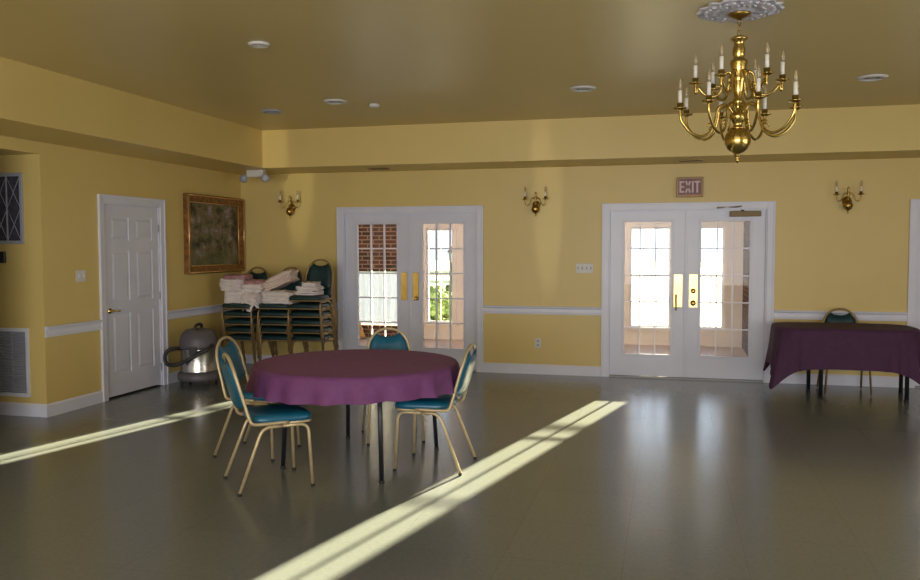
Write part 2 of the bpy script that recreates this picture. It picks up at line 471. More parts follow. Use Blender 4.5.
for z0, z1 in ((zs[0], zs[1]), (zs[2], zs[3]), (zs[4], zs[5]), (zs[6], zs[7])):
    for p, q in ((a + st, (a + b) / 2 - .055), ((a + b) / 2 + .055, b - st)):
        lf.box(fx - .010, fx, p, q, z0, z1)
for z0, z1 in ((zs[1], zs[2]), (zs[3], zs[4]), (zs[5], zs[6])):
    for p, q in ((a + st, (a + b) / 2 - .055), ((a + b) / 2 + .055, b - st)):
        # raised field with sloped edges
        o = [(p + .018, z0 + .018), (q - .018, z0 + .018), (q - .018, z1 - .018), (p + .018, z1 - .018)]
        i = [(p + .045, z0 + .045), (q - .045, z0 + .045), (q - .045, z1 - .045), (p + .045, z1 - .045)]
        lf.grid([[Vector((fx - .0100, y, z)) for y, z in o], [Vector((fx - .001, y, z)) for y, z in i]], True, True, False)
leaf3 = lf.build('leaf', M['door'], r3)
h = MB(); hy = a + .07
h.lathe([(.030, 0), (.031, .006), (.015, .012), (.012, .045)], n=16, M=Matrix.Translation((fx, hy, .935)) @ Matrix.Rotation(PI / 2, 4, 'Y'))
h.tube(smoothpath([(fx + .045, hy - .005, .935), (fx + .05, hy + .04, .938), (fx + .045, hy + .11, .93)]), .009, 8)
h.build('lever_handle', M['brass'], leaf3)
for z in (.22, 1.05, 1.82):
    MB().box(fx - .001, fx + .012, b - .004, b + .012, z - .045, z + .045, .003).build('hinge', M['grille'], leaf3)
MB().box(-.15, .003, a, b, 0, .006).build('threshold', M['rubber'], r3)

# ------------------------------------------------------------------ banquet chairs (forward = +x, origin on the floor under the seat)
def chair_parts(root, gold, teal, caps=True, tall=1.0):
    zs = .445
    up = lambda z: .5 + (z - .5) * tall if z > .5 else z
    # one tube: along the seat side, up the back, over the arch, down and along the other side
    half = [(.09, .205, zs + .004), (-.095, .202, zs + .002), (-.152, .198, zs + .012), (-.174, .194, zs + .06), (-.195, .188, .58), (-.232, .182, .71), (-.252, .164, .79), (-.265, .122, .850), (-.272, .065, .885), (-.274, 0, .896)]
    half = [(x, y, up(z)) for x, y, z in half]
    path = half + [(x, -y, z) for x, y, z in reversed(half[:-1])]
    MB().tube(smoothpath(path, 5), .0115, 10).build('back_frame', gold, root)
    for sx in (1, -1):
        for sy in (1, -1):
            if sx > 0: P = [(.05, sy * .205, zs - .02), (.222, sy * .205, zs - .02), (.242, sy * .228, .0)]
            else: P = [(.05, sy * .205, zs - .02), (-.085, sy * .205, zs - .02), (-.245, sy * .228, .0)]
            P = [P[0], P[1], (P[2][0], P[2][1], .012)]
            lg = MB().tube(fillet(P, .06), .0112, 10).build('leg', gold, root)
            if caps:
                MB().lathe([(.0125, 0), (.0135, .004), (.013, .016), (.0115, .018)], (P[2][0], P[2][1], 0), 12).build('foot_cap', M['rubber'], lg)
    # under-seat frame: front, rear and side bars
    sf = MB()
    sf.tube(fillet([(.06, .20, zs - .003), (.238, .20, zs - .003), (.255, .15, zs - .003), (.255, -.15, zs - .003), (.238, -.20, zs - .003), (.06, -.20, zs - .003)], .05), .009, 8)
    sf.box(-.115, .23, -.20, .20, zs - .006, zs + .004)
    sf.build('seat_frame', gold, root)
    # cushion: rounded outline, domed
    def outline(k):
        pts = []
        for i in range(40):
            t = 2 * PI * i / 40
            c, s_ = math.cos(t), math.sin(t)
            e = .38
            x = math.copysign(abs(c) ** e, c); y = math.copysign(abs(s_) ** e, s_)
            w = .212 + .012 * (x)
            pts.append((.062 + x * .205 * k, y * w * k))
        return pts
    rows = []
    for k, z in ((.93, zs), (.985, zs + .008), (1.0, zs + .022), (.985, zs + .040), (.93, zs + .052), (.75, zs + .061), (.4, zs + .066), (.02, zs + .067)):
        rows.append([Vector((x, y, z)) for x, y in outline(k)])
    MB().grid(rows, True, True).build('seat', teal, root)
    # back pad: inside the arch, with a scooped top edge and a rounded bottom
    arch = [(.445, -.150, .19), (.51, -.176, .184), (.58, -.195, .178), (.71, -.232, .170), (.79, -.252, .152), (.85, -.265, .108), (.885, -.272, .06)]
    def at(z, i):
        for k in range(len(arch) - 1):
            if z <= arch[k + 1][0] or k == len(arch) - 2:
                t = (z - arch[k][0]) / (arch[k + 1][0] - arch[k][0])
                return arch[k][i] + (arch[k + 1][i] - arch[k][i]) * t
    def back_pt(y, z, off):
        x = at(z, 1) - .022 * (1 - (y / .19) ** 2)
        return Vector((x + off, y, up(z)))
    nu, nv = 18, 14
    def edge(u, v):
        y = (u - .5) * 2
        zt = .862 - .036 * (1 - abs(y) ** 2.2)                  # scooped top
        zb = .535 + .05 * (abs(y) ** 3)
        return y, zb + (zt - zb) * v
    def pad(off, puff):
        rows = []
        for j in range(nv + 1):
            r = []
            for i in range(nu + 1):
                u, v = i / nu, j / nv
                y, z = edge(u, v)
                hw = at(z, 2)
                rim = min(min(u, 1 - u) * 6, min(v, 1 - v) * 5, 1)
                r.append(back_pt(y * hw, z, off + puff * math.sin(rim * PI / 2)))
            rows.append(r)
        return rows
    A, B = pad(.004, .024), pad(-.004, -.012)
    mb = MB(); mb.grid(A); mb.grid([list(reversed(r)) for r in B])
    # side walls
    bdA = [A[0][i] for i in range(nu + 1)] + [A[j][nu] for j in range(1, nv + 1)] + [A[nv][i] for i in range(nu - 1, -1, -1)] + [A[j][0] for j in range(nv - 1, 0, -1)]
    bdB = [B[0][i] for i in range(nu + 1)] + [B[j][nu] for j in range(1, nv + 1)] + [B[nv][i] for i in range(nu - 1, -1, -1)] + [B[j][0] for j in range(nv - 1, 0, -1)]
    mb.grid([bdA, bdB], True, False)
    bmesh.ops.remove_doubles(mb.bm, verts=mb.bm.verts[:], dist=.0005)
    mb.build('backrest', teal, root)
    return root
G_ROUND = 'teal chairs around the round table'
chairA = chair_parts(thing('banquet_chair', 'gold framed teal vinyl chair nearest the camera, left front of round table', 'chair', (3.057, -5.157, 0), math.radians(41.5), G_ROUND), M['gold'], M['teal'])
def place(src, x, y, deg, label, group, z=0):
    o = copy_tree(src); o.location = (x, y, z); o.rotation_euler = (0, 0, math.radians(deg))
    tag(o, label, 'chair', group); return o
place(chairA, 2.585, -4.42, 0, 'gold framed teal vinyl chair half hidden behind the nearest chair, left of round table', G_ROUND)
place(chairA, 4.045, -4.45, 180, 'gold framed teal vinyl chair on the right of the round table, beside sun streak', G_ROUND)
place(chairA, 3.45, -3.70, -64, 'gold framed teal vinyl chair behind the round table, in front of glazed doors', G_ROUND)
chairS = chair_parts(thing('banquet_chair', 'dark teal chair with gold frame tucked behind the draped table by the wall', 'chair', (7.575, -.47, 0), math.radians(-90)), M['golddark'], M['tealdark'], False)
chairP = None
ORD = ['bottom', 'second from bottom', 'third from bottom', 'fourth from bottom', 'fifth from bottom', 'top']
STK = [('left', .515, -.74, 5, -94), ('middle', .96, -.66, 5, -92), ('right', 1.362, -.62, 6, -90)]
for nm, x, y, n, rz in STK:
    for k in range(n):
        if chairP is None:
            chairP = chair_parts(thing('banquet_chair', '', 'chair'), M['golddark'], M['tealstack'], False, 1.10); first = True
        else: first = False
        w = 'topmost' if k == n - 1 else ORD[k]
        f = Vector((math.cos(math.radians(rz)), math.sin(math.radians(rz))))
        lab = '%s chair in the %s stack of green chairs by back wall' % (w, nm); grp = 'stacked chairs in the far left corner'
        px_, py_, pz_ = x + f.x * .018 * k, y + f.y * .018 * k, .101 * k
        if first:
            chairP.location = (px_, py_, pz_); chairP.rotation_euler = (0, 0, math.radians(rz)); tag(chairP, lab, 'chair', grp)
        else: place(chairP, px_, py_, rz, lab, grp, z=pz_)

# ------------------------------------------------------------------ round table and cloth
def round_table(label, c, legs, zt, group):
    t = thing('round_table', label, 'table', (c[0], c[1], 0), 0, group)
    MB().lathe([(.02, zt - .022), (.735, zt - .022), (.746, zt - .017), (.746, zt - .005), (.74, zt - .001), (.02, zt - .001)], n=64).build('tabletop', M['tabletop'], t)
    MB().lathe([(.725, zt - .045), (.735, zt - .045), (.735, zt - .0225), (.725, zt - .0225)], n=64).build('apron', M['black'], t)
    for lx, ly in legs:
        x, y = lx - c[0], ly - c[1]
        lg = MB().tube([(x * .93, y * .93, zt - .0225), (x * .96, y * .96, .4), (x, y, .02)], .0165, 12).build('leg', M['black'], t)
        MB().lathe([(.018, 0), (.019, .004), (.018, .018), (.017, .02)], (x, y, 0), 12).build('foot_cap', M['rubber'], lg)
    return t
TC = (3.455, -4.512); ZT = .752
round_table('round folding table with black legs under a plum cloth in the middle of floor', TC, [(3.82, -4.999), (3.099, -3.825), (2.997, -4.82), (3.924, -4.006)], ZT, None)
def cloth(mb, c, zt, R, extent, waves, amp, nth=240, floor=.02, flare=.2, seed=0):
    rows = []
    for r in (0.02, .2, .45, .65, R - .02):
        rows.append([Vector((c[0] + r * math.cos(2 * PI * k / nth), c[1] + r * math.sin(2 * PI * k / nth), zt + .0035 + .0008 * noise.noise(Vector((r * 5 * math.cos(2 * PI * k / nth), r * 5 * math.sin(2 * PI * k / nth), seed))))) for k in range(nth)])
    rows.append([Vector((c[0] + (R - .004) * math.cos(2 * PI * k / nth), c[1] + (R - .004) * math.sin(2 * PI * k / nth), zt + .002)) for k in range(nth)])
    N = 12
    for j in range(1, N + 1):
        s = j / N; row = []
        for k in range(nth):
            th = 2 * PI * k / nth
            L, fl = extent(th)
            w = waves(th)
            l = L * s
            ang = fl * (s ** .7)
            rr = R + .006 + l * math.sin(fl) * .9 + amp * w * s ** 1.2 * (L / .2) ** .6
            z = zt - .004 - l * math.cos(ang)
            if z < floor:
                rr += (floor - z) * .6; z = floor + .004 * noise.noise(Vector((th * 9, s * 4, 1)))
            row.append(Vector((c[0] + rr * math.cos(th), c[1] + rr * math.sin(th), z)))
        rows.append(row)
    mb.grid(list(reversed(rows)), True, False)
    f = mb.bm.faces.new([v for v in mb.bm.verts if (v.co.xy - Vector(c)).length < .05 and abs(v.co.z - zt) < .02][:nth])
    return mb
def wv(th):
    return 1.0 * math.sin(21 * th + 1.3 * math.sin(3 * th)) + .3 * math.sin(34 * th + 2 * math.sin(2 * th) + 1) + .3 * math.sin(9 * th)
o = cloth(MB(), TC, ZT, .750, lambda th: (.170 + .008 * math.sin(3 * th + 1), .17), wv, .026).build('tablecloth', M['plum'])
tag(o, 'plum cloth with short wavy drop over the round table in mid floor', 'tablecloth', 'plum tablecloths')

T2 = (7.50, -.755); A2, B2, E2 = .70, .395, 2 / 4.0
def rim(th, k=1.0):
    c, q = math.cos(th), math.sin(th)
    return Vector((A2 * k * math.copysign(abs(c) ** E2, c), B2 * k * math.copysign(abs(q) ** E2, q)))
t2 = thing('folding_table', 'long folding table by the back wall under a dark plum cloth', 'table', (T2[0], T2[1], 0))
nth = 160
ths = [2 * PI * k / nth for k in range(nth)]
MB().grid([[Vector((*rim(a_, k), z)) for a_ in ths] for k, z in ((.05, ZT - .025), (.98, ZT - .025), (1, ZT - .018), (1, ZT - .006), (.99, ZT - .001), (.05, ZT - .001))], True, True).build('tabletop', M['tabletop'], t2)
for lx, ly in ((7.263, -.949), (7.21, -.50), (8.09, -.93), (8.14, -.503)):
    x, y = lx - T2[0], ly - T2[1]
    lg = MB().tube([(x, y, ZT - .0255), (x, y, .018)], .021, 12).build('leg', M['black'], t2)
    MB().lathe([(.023, 0), (.024, .004), (.024, .018), (.021, .02)], (x, y, 0), 12).build('foot_cap', M['rubber'], lg)
def drape2():
    nth = 360; ths = [2 * PI * k / nth for k in range(nth)]
    CA0, CA1, CB0, CB1 = -1.12, .93, -.80, .66          # cloth edges relative to the table centre
    rows = [[Vector((*rim(a_, k), ZT + .0035)) for a_ in ths] for k in (.03, .3, .6, .85, .97)]
    rows.append([Vector((*rim(a_, .997), ZT + .002)) for a_ in ths])
    N = 14
    info = []
    for k, a_ in enumerate(ths):
        p = rim(a_); d = rim(a_ + .004) - rim(a_ - .004); n_ = Vector((d.y, -d.x)).normalized()
        best = 9
        for ax, lim in ((0, CA1), (0, CA0), (1, CB1), (1, CB0)):
            if abs(n_[ax]) > 1e-3 and (lim > 0) == (n_[ax] > 0): best = min(best, (lim - p[ax]) / n_[ax])
        info.append((p, n_, best))
    Ls = [i[2] for i in info]
    for j in range(1, N + 1):
        q = j / N; row = []
        for k, a_ in enumerate(ths):
            p, n_, _ = info[k]
            L = sum(Ls[(k + m_) % nth] for m_ in range(-3, 4)) / 7
            ex_ = max(0, L - .42)
            s_ = p.x * 9 + p.y * 7
            fl = .07 + .95 * ex_
            w = math.sin(a_ * 31 + 1.2 * math.sin(a_ * 5)) * .6 + math.sin(a_ * 13 + .4) * .4
            out = .006 + L * q * math.sin(fl) + .014 * w * q ** 1.3 + .035 * ex_ * 4 * math.sin((a_ * 40)) * q ** 1.5 * .4
            z = ZT - .004 - L * q * math.cos(fl)
            z = max(z, .012)
            row.append(Vector((*(p + n_ * out), z)))
        rows.append(row)
    mb = MB(); mb.grid(list(reversed(rows)), True, True)
    return mb
# only the table-top end of the grid is capped
mb2 = drape2()
big = [f for f in mb2.bm.faces if len(f.verts) > 100]
bmesh.ops.delete(mb2.bm, geom=[f for f in big if f.calc_center_median().z < ZT - .02], context='FACES_ONLY')
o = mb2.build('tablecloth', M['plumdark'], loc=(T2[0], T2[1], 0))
tag(o, 'dark plum rectangular cloth with drooping corners on table by back wall', 'tablecloth', 'plum tablecloths')

# ------------------------------------------------------------------ linens on the chair stacks
def folded(name, mtl, x, y, z, sx, sy, h, label, rz=0, seed=0, droop=0.0, tilt=0.0, rough=.012, group='linens on the stacked chairs'):
    n, m_ = 26, 8
    rows = []
    def P(a, b, side):
        # superellipse section
        return None
    mb = MB()
    nl = max(8, 6 * round(h / .03)); prof = [(.90, 0.0)] + [(.98 + .02 * math.sin(PI * i / nl), i / nl) for i in range(1, nl)] + [(.93, 1.0), (.78, 1.01), (.6, 1.02), (.4, 1.03), (.2, 1.03), (.02, 1.03)]
    for k, t in prof:
        row = []
        for i in range(56):
            th = 2 * PI * i / 56
            c, s_ = math.cos(th), math.sin(th)
            e = .35
            px = math.copysign(abs(c) ** e, c) * sx / 2 * k
            py = math.copysign(abs(s_) ** e, s_) * sy / 2 * k
            q = noise.noise(Vector((px * 13 + seed * 3.1, py * 13, t * 3 + seed))) + .55 * noise.noise(Vector((px * 31 + seed, py * 31, t * 9)))
            w = 1 + rough * 6 * q * (1 if k > .5 else .3)
            edge = max(0, (max(abs(px) / (sx / 2), abs(py) / (sy / 2)) - .55) / .45)
            fold = .007 * math.cos(t * PI * 2 * max(1, round(h / .03)))
            zz = t * h + rough * 1.2 * q * (t > .5) - droop * edge ** 2 * (.6 + .4 * q) * 1.0 + tilt * px
            row.append(Vector((px * (w + fold / sx * 2), py * (w + fold / sy * 2), zz)))
        rows.append(row)
    mb.grid(rows, True, True)
    lo = min(v.co.z for v in mb.bm.verts)
    o = mb.build(name, mtl); o.location = (x, y, z); o.rotation_euler = (0, 0, rz)
    return tag(o, label, 'linen', group)
zl = .445 + .067 + .101 * 4 + .002; zr = zl + .101
folded('folded_tablecloth', M['linen'], .43, -.86, zl, .28, .32, .15, 'white folded cloths at the base of the leftmost linen heap', .1, 1, .05)
folded('folded_tablecloth', M['linen'], .39, -.86, zl + .157, .32, .30, .135, 'white folded cloth in the middle of the leftmost linen heap', -.1, 2, .03)
folded('folded_tablecloth', M['linenpink'], .41, -.83, zl + .302, .31, .29, .04, 'mauve folded cloth on top of the leftmost linen heap', .05, 3, .03)
folded('folded_tablecloth', M['linen'], .67, -.87, zl, .22, .36, .13, 'white folded cloth drooping over the front edge of the left chair stack', -.15, 4, .16)
folded('folded_tablecloth', M['linen'], .65, -.85, zl + .137, .27, .28, .10, 'white folded cloth just below the dusty pink one on left chair stack', .1, 5, .05)
folded('folded_tablecloth', M['linenpink'], .63, -.82, zl + .243, .30, .27, .035, 'dusty pink folded cloth on top beside the left chair back', -.1, 6, .05)
folded('folded_tablecloth', M['linen'], .98, -.79, zl, .40, .36, .14, 'white folded cloths on the middle chair stack, under the slanted heap', 0, 7, .05)
folded('crumpled_tablecloth', M['linencream'], .955, -.74, zl + .20, .37, .30, .14, 'cream crumpled cloth slanting up over the middle chair stack', .0, 8, .03, .42, .03)
for i, (dx, w_, tx) in enumerate(((0, .33, 'lowest white folded napkins on the right chair stack'), (.01, .30, 'middle white folded napkins on the right chair stack'), (.03, .19, 'topmost white folded napkin on the right chair stack'))):
    folded('folded_napkin', M['linen'], 1.355 + dx, -.78, zr + i * .052, w_, .25, .046, tx, .05 * i, 11 + i, .012)

# ------------------------------------------------------------------ shop vacuum
v = thing('shop_vacuum', 'steel drum shop vacuum with grey head and looping black hose by the door', 'vacuum cleaner', (.335, -1.64, 0), math.radians(-75))
MB().lathe([(.05, .05), (.235, .05), (.245, .07), (.24, .13), (.215, .15), (.05, .15)], n=32).build('base', M['greyplastic'], v)
MB().lathe([(.05, .15), (.205, .15), (.207, .16), (.203, .17), (.203, .40), (.208, .41), (.208, .425), (.05, .425)], n=40).build('drum', M['steel'], v)
MB().lathe([(.05, .425), (.218, .426), (.222, .45), (.215, .52), (.195, .59), (.15, .635), (.10, .65), (.02, .655)], n=36).build('motor_head', M['greyplastic'], v)
MB().tube(smoothpath([(-.13, 0, .63), (-.11, 0, .685), (0, 0, .70), (.11, 0, .685), (.13, 0, .63)]), .018, 10).build('carry_handle', M['darkplastic'], v)
MB().box(.203, .222, -.045, .045, .36, .46, .006).box(-.222, -.203, -.045, .045, .36, .46, .006).build('latch', M['darkplastic'], v)
for k in range(4):
    an = PI / 4 + k * PI / 2; x, y = .22 * math.cos(an), .22 * math.sin(an)
    w = MB().lathe([(.01, -.012), (.028, -.012), (.030, 0), (.028, .012), (.01, .012)], n=16, M=Matrix.Translation((x, y, .03)) @ Matrix.Rotation(PI / 2, 4, 'X'))
    w.tube([(x, y, .03), (x, y, .07)], .010, 8)
    w.build('caster', M['darkplastic'], v)
# hose: leaves the drum's front, loops left low and climbs to the right
hp = smoothpath([(.12, .20, .47), (.20, .17, .43), (.24, .06, .37), (.262, -.04, .315), (.262, -.14, .27), (.255, -.22, .25), (.23, -.30, .265), (.20, -.33, .34), (.18, -.30, .41), (.13, -.23, .43), (.07, -.19, .42)], 14)
rr = [.021 + .0022 * math.sin(i * 1.6) for i in range(len(hp))]
MB().tube(hp, rr, 12).build('hose', M['darkplastic'], v)

# ------------------------------------------------------------------ picture on the left wall
pic = thing('framed_painting', 'dark landscape painting in a wide carved gilt frame on left wall', 'picture', (0, -.70, 1.275))
y0, y1, z0, z1 = -.69, .665, 0.0, .985
fm = MB(); pr = [(0, 0.0), (0, .055), (.018, .068), (.05, .058), (.085, .040), (.105, .030), (.105, .010)]   # (inset, depth)
rows = []
for ins, dep in pr:
    rows.append([Vector((dep + .002, y0 + ins, z0 + ins)), Vector((dep + .002, y1 - ins, z0 + ins)), Vector((dep + .002, y1 - ins, z1 - ins)), Vector((dep + .002, y0 + ins, z1 - ins))])
fm.grid(rows, True, False, False); fr_ = fm.build('frame', M['gilt'], pic)
be = MB()
for r_, ins, dep in ((.008, .018, .068), (.006, .100, .032)):
    P = [Vector((dep, y0 + ins, z0 + ins)), Vector((dep, y1 - ins, z0 + ins)), Vector((dep, y1 - ins, z1 - ins)), Vector((dep, y0 + ins, z1 - ins))]
    for i in range(4): be.tube([P[i], P[(i + 1) % 4]], r_, 8)
be.build('gilt_bead', M['giltedge'], fr_)
MB().box(.004, .016, y0 + .10, y1 - .10, z0 + .10, z1 - .10).build('canvas', M['painting'], pic)

# ------------------------------------------------------------------ brass wall sconces
def sconce(x, z, label):
    s = thing('wall_sconce', label, 'wall lamp', (x, 0, z), 0, 'brass candle sconces on the back wall')
    bp_ = MB(); bp_.lathe([(.05, 0), (.052, .006), (.03, .014), (.012, .03), (.012, .06)], n=20, M=Matrix.Translation((0, 0, -.03)) @ Matrix.Rotation(PI / 2, 4, 'X'))
    bp_.build('backplate', M['brassdull'], s)
    st = MB().lathe([(.004, -.175), (.010, -.165), (.006, -.150), (.012, -.140), (.040, -.122), (.053, -.085), (.040, -.046), (.014, -.03), (.020, -.015), (.012, .0), (.010, .03), (.018, .045), (.011, .06), (.010, .09), (.016, .10), (.008, .115), (.003, .13)], (0, -.075, 0), 20)
    st.build('stem', M['brassdull'], s)
    for sg in (-1, 1):
        P = smoothpath([(0, -.075, .03), (sg * .03, -.085, .055), (sg * .055, -.09, .03), (sg * .075, -.095, -.02), (sg * .105, -.10, -.04), (sg * .123, -.105, -.015), (sg * .127, -.105, .03)], 6)
        ar_ = MB().tube(P, .0055, 8).build('arm', M['brassdull'], s)
        c = (sg * .127, -.105, .03)
        MB().lathe([(.008, 0), (.036, .008), (.038, .012), (.016, .014), (.016, .04), (.012, .04)], c, 16).build('drip_pan', M['brassdull'], ar_)
        MB().lathe([(.0105, .03), (.0105, .098), (.006, .10)], c, 12).build('candle', M['wax'], ar_)
        MB().lathe([(.005, .10), (.011, .115), (.012, .13), (.007, .15), (.002, .168)], c, 12).build('bulb', M['bulb'], ar_)
    return s
sconce(.765, 2.165, 'brass two arm candle sconce above the stacked chairs')
sconce(4.085, 2.155, 'brass two arm candle sconce between the two glazed double doors')
sconce(7.655, 2.150, 'brass two arm candle sconce above the draped table by the wall')

# ------------------------------------------------------------------ chandelier and its ceiling rosette
CH = (6.098, -4.85)
o = MB()
prof = [(.02, 0), (.245, 0), (.247, -.008), (.235, -.016), (.222, -.010), (.205, -.012), (.18, -.020), (.14, -.022), (.115, -.012), (.095, -.014), (.075, -.024), (.02, -.026)]
rows = []
for r, z in prof:
    rows.append([Vector(((r + (.012 * math.cos(16 * 2 * PI * k / 96) if r > .215 else 0)) * math.cos(2 * PI * k / 96), (r + (.012 * math.cos(16 * 2 * PI * k / 96) if r > .215 else 0)) * math.sin(2 * PI * k / 96), z + (.005 * math.cos(12 * 2 * PI * k / 96 + r * 40) if .1 < r < .25 else 0))) for k in range(96)])
o.grid(rows, True, True)
for k in range(28):
    a = 2 * PI * k / 28
    o.sphere((.197 * math.cos(a), .197 * math.sin(a), -.016), .014, .014, .009, 8, 6); o.sphere((.150 * math.cos(a + .1), .150 * math.sin(a + .1), -.020), .010, .010, .007, 8, 6)
o = o.build('ceiling_medallion', M['medallion'], loc=(CH[0], CH[1], H))
tag(o, 'round white plaster ceiling rosette above the chandelier', 'ceiling rosette')
ch = thing('chandelier', 'large brass two tier candle chandelier hanging from the ceiling rosette', 'chandelier', (CH[0], CH[1], 0), 0)
MB().lathe([(.02, H - .024), (.066, H - .026), (.068, H - .034), (.045, H - .05), (.018, H - .06), (.008, H - .07)], n=24).build('canopy', M['brassdull'], ch)
cn = MB()
for i, z in enumerate((2.972, 2.94, 2.908)):
    P = [Vector((.010 * math.cos(t), 0, z + .021 * math.sin(t))) for t in [2 * PI * k / 12 for k in range(13)]]
    if i % 2: P = [Vector((0, p.x, p.z)) for p in P]
    cn.tube(P, .0035, 6)
cn.build('chain', M['brassdull'], ch)
MB().lathe([(.004, 2.892), (.035, 2.888), (.052, 2.878), (.050, 2.868), (.030, 2.858), (.030, 2.835), (.037, 2.815), (.036, 2.775), (.032, 2.765), (.034, 2.755), (.050, 2.742), (.052, 2.728), (.043, 2.69), (.040, 2.645), (.044, 2.63), (.036, 2.615), (.030, 2.56), (.022, 2.52), (.034, 2.50), (.034, 2.485), (.022, 2.47), (.020, 2.44), (.048, 2.42), (.052, 2.395), (.035, 2.37), (.024, 2.355), (.03, 2.34), (.045, 2.33)], n=28).build('column', M['brass'], ch)
MB().lathe([(.02, 2.338), (.035, 2.334), (.058, 2.318), (.074, 2.290), (.079, 2.262), (.076, 2.235), (.062, 2.205), (.038, 2.186), (.018, 2.178), (.020, 2.168), (.012, 2.158), (.008, 2.150), (.014, 2.142), (.012, 2.132), (.005, 2.124), (.002, 2.118)], n=28).build('ball', M['brass'], ch)
def ch_arm(an, R, zr, zd, zc, sc):
    """scrolled arm in the radial plane: root height zr, lowest point zd, cup height zc"""
    ca, sa = math.cos(an), math.sin(an)
    loc = [(.025, zr), (R * .20, zr + .055 * sc), (R * .34, zr + .035 * sc), (R * .38, zr - .03 * sc), (R * .46, (zr + zd) / 2 - .035), (R * .62, zd), (R * .80, zd + .02), (R * .93, zd + .07 * sc), (R * .985, zc - .05), (R, zc)]
    P = smoothpath([(r * ca, r * sa, z) for r, z in loc], 6)
    arm = MB().tube(P, .0085, 8)
    # curl under the arm
    Q = [(R * .46 + .028 * math.cos(t) * (1 - t / 9), (zr + zd) / 2 - .01 + .028 * math.sin(t) * (1 - t / 9)) for t in [k * .5 for k in range(12)]]
    arm.tube([Vector((r * ca, r * sa, z)) for r, z in Q], .005, 6)
    a_ = arm.build('arm', M['brass'], ch)
    c = (R * ca, R * sa, zc)
    MB().lathe([(.008, -.004), (.020, .002), (.040, .008), (.042, .013), (.018, .014), (.019, .042), (.013, .044)], c, 16).build('drip_pan', M['brass'], a_)
    MB().lathe([(.0115, .03), (.0115, .118), (.006, .121)], c, 12).build('candle', M['wax'], a_)
    MB().lathe([(.006, .121), (.012, .136), (.013, .150), (.008, .172), (.002, .195)], c, 12).build('bulb', M['bulb'], a_)
for k in range(8): ch_arm(math.radians(13.5 + 45 * k), .355, 2.42, 2.285, 2.445, 1.0)
for k in range(6): ch_arm(math.radians(3.5 + 60 * k), .255, 2.63, 2.53, 2.605, .8)

# ------------------------------------------------------------------ exit sign
ex = thing('exit_sign', 'maroon EXIT sign with pale letters above the middle glazed doors', 'exit sign', (5.925, 0, 2.19))
w2 = .152; hh = .235
f = MB().box(-w2, w2, -.05, -.001, 0, hh, .004); f.build('housing', M['signframe'], ex)
MB().box(-w2 + .020, w2 - .020, -.053, -.049, .030, hh - .020).build('face', M['maroon'], ex)
lt = MB(); za, zb = .052, .190; st = .021; y0, y1 = -.057, -.0525
def bar(p, q, w):
    p = Vector(p); q = Vector(q); d = (q - p).normalized(); n_ = Vector((-d.y, d.x)) * w / 2
    lt.prism([(p + n_).to_tuple(), (q + n_).to_tuple(), (q - n_).to_tuple(), (p - n_).to_tuple()], y0, y1, 'y')
x = -.118
bar((x + st / 2, za), (x + st / 2, zb), st)
for zz in (za + st / 2, (za + zb) / 2, zb - st / 2): bar((x + st, zz), (x + .056, zz), st * .95)
x = -.052
bar((x + .008, za), (x + .056, zb), st); bar((x + .056, za), (x + .008, zb), st)
x = .024; bar((x + st / 2, za), (x + st / 2, zb), st)
x = .054; bar((x, zb - st / 2), (x + .064, zb - st / 2), st); bar((x + .032, za), (x + .032, zb - st), st)
lt.build('lettering', M['pinkletter'], ex)

# ------------------------------------------------------------------ emergency light under the corner of the soffit
em = thing('emergency_light', 'white emergency light with two lamp heads under the corner soffit', 'emergency light', (.555, -.60, 2.4795))
MB().box(-.115, .115, -.045, .045, .02, .111, .012, 2).build('housing', M['plate'], em)
for s in (-1, 1):
    hd = MB().lathe([(.015, .05), (.035, .045), (.052, .02), (.056, 0), (.050, -.006), (.01, -.010)], n=18, M=Matrix.Translation((s * .150, -.035, .005)) @ Matrix.Rotation(PI / 2 + .3, 4, 'X') @ Matrix.Rotation(s * .25, 4, 'Y'))
    l_ = hd.build('lamp_head', M['grille'], em)
    MB().tube([(s * .10, 0, .05), (s * .140, -.012, .02)], .012, 8).build('bracket', M['plate'], l_)

# ------------------------------------------------------------------ small wall fittings
def switch_back(x, z, w, h_, n, label):
    s = thing('light_switch', label, 'light switch', (x, 0, z))
    MB().box(-w / 2, w / 2, -.007, 0, -h_ / 2, h_ / 2, .003).build('wall_plate', M['plate'], s)
    for k in range(n):
        xx = (k - (n - 1) / 2) * w / n
        MB().box(xx - .007, xx + .007, -.018, -.006, -.016, .016, .002).build('toggle', M['grille'], s)
switch_back(4.686, 1.338, .21, .118, 4, 'white multi toggle light switch plate left of the middle doors')
s = thing('light_switch', 'white light switch plate on left wall beside the six panel door', 'light switch', (0, -3.20, 1.322))
MB().box(0, .007, -.07, .07, -.058, .058, .003).build('wall_plate', M['plate'], s)
for k in (-1, 1): MB().box(.006, .018, k * .035 - .006, k * .035 + .006, -.014, .014, .002).build('toggle', M['white'], s)
s = thing('power_outlet', 'white power outlet low on the wall between the glazed doors', 'power outlet', (4.11, 0, .393))
MB().box(-.038, .038, -.006, 0, -.06, .06, .003).build('wall_plate', M['plate'], s)
for k in (-1, 1): MB().box(-.016, .016, -.009, -.005, k * .026 - .014, k * .026 + .014, .002).build('socket', M['grille'], s)
o = MB().box(-.49, -.405, LC - .03, LC, 1.46, 1.57, .006).build('thermostat', M['darkplastic'])
tag(o, 'small dark control box on alcove wall below the leaded window', 'thermostat')

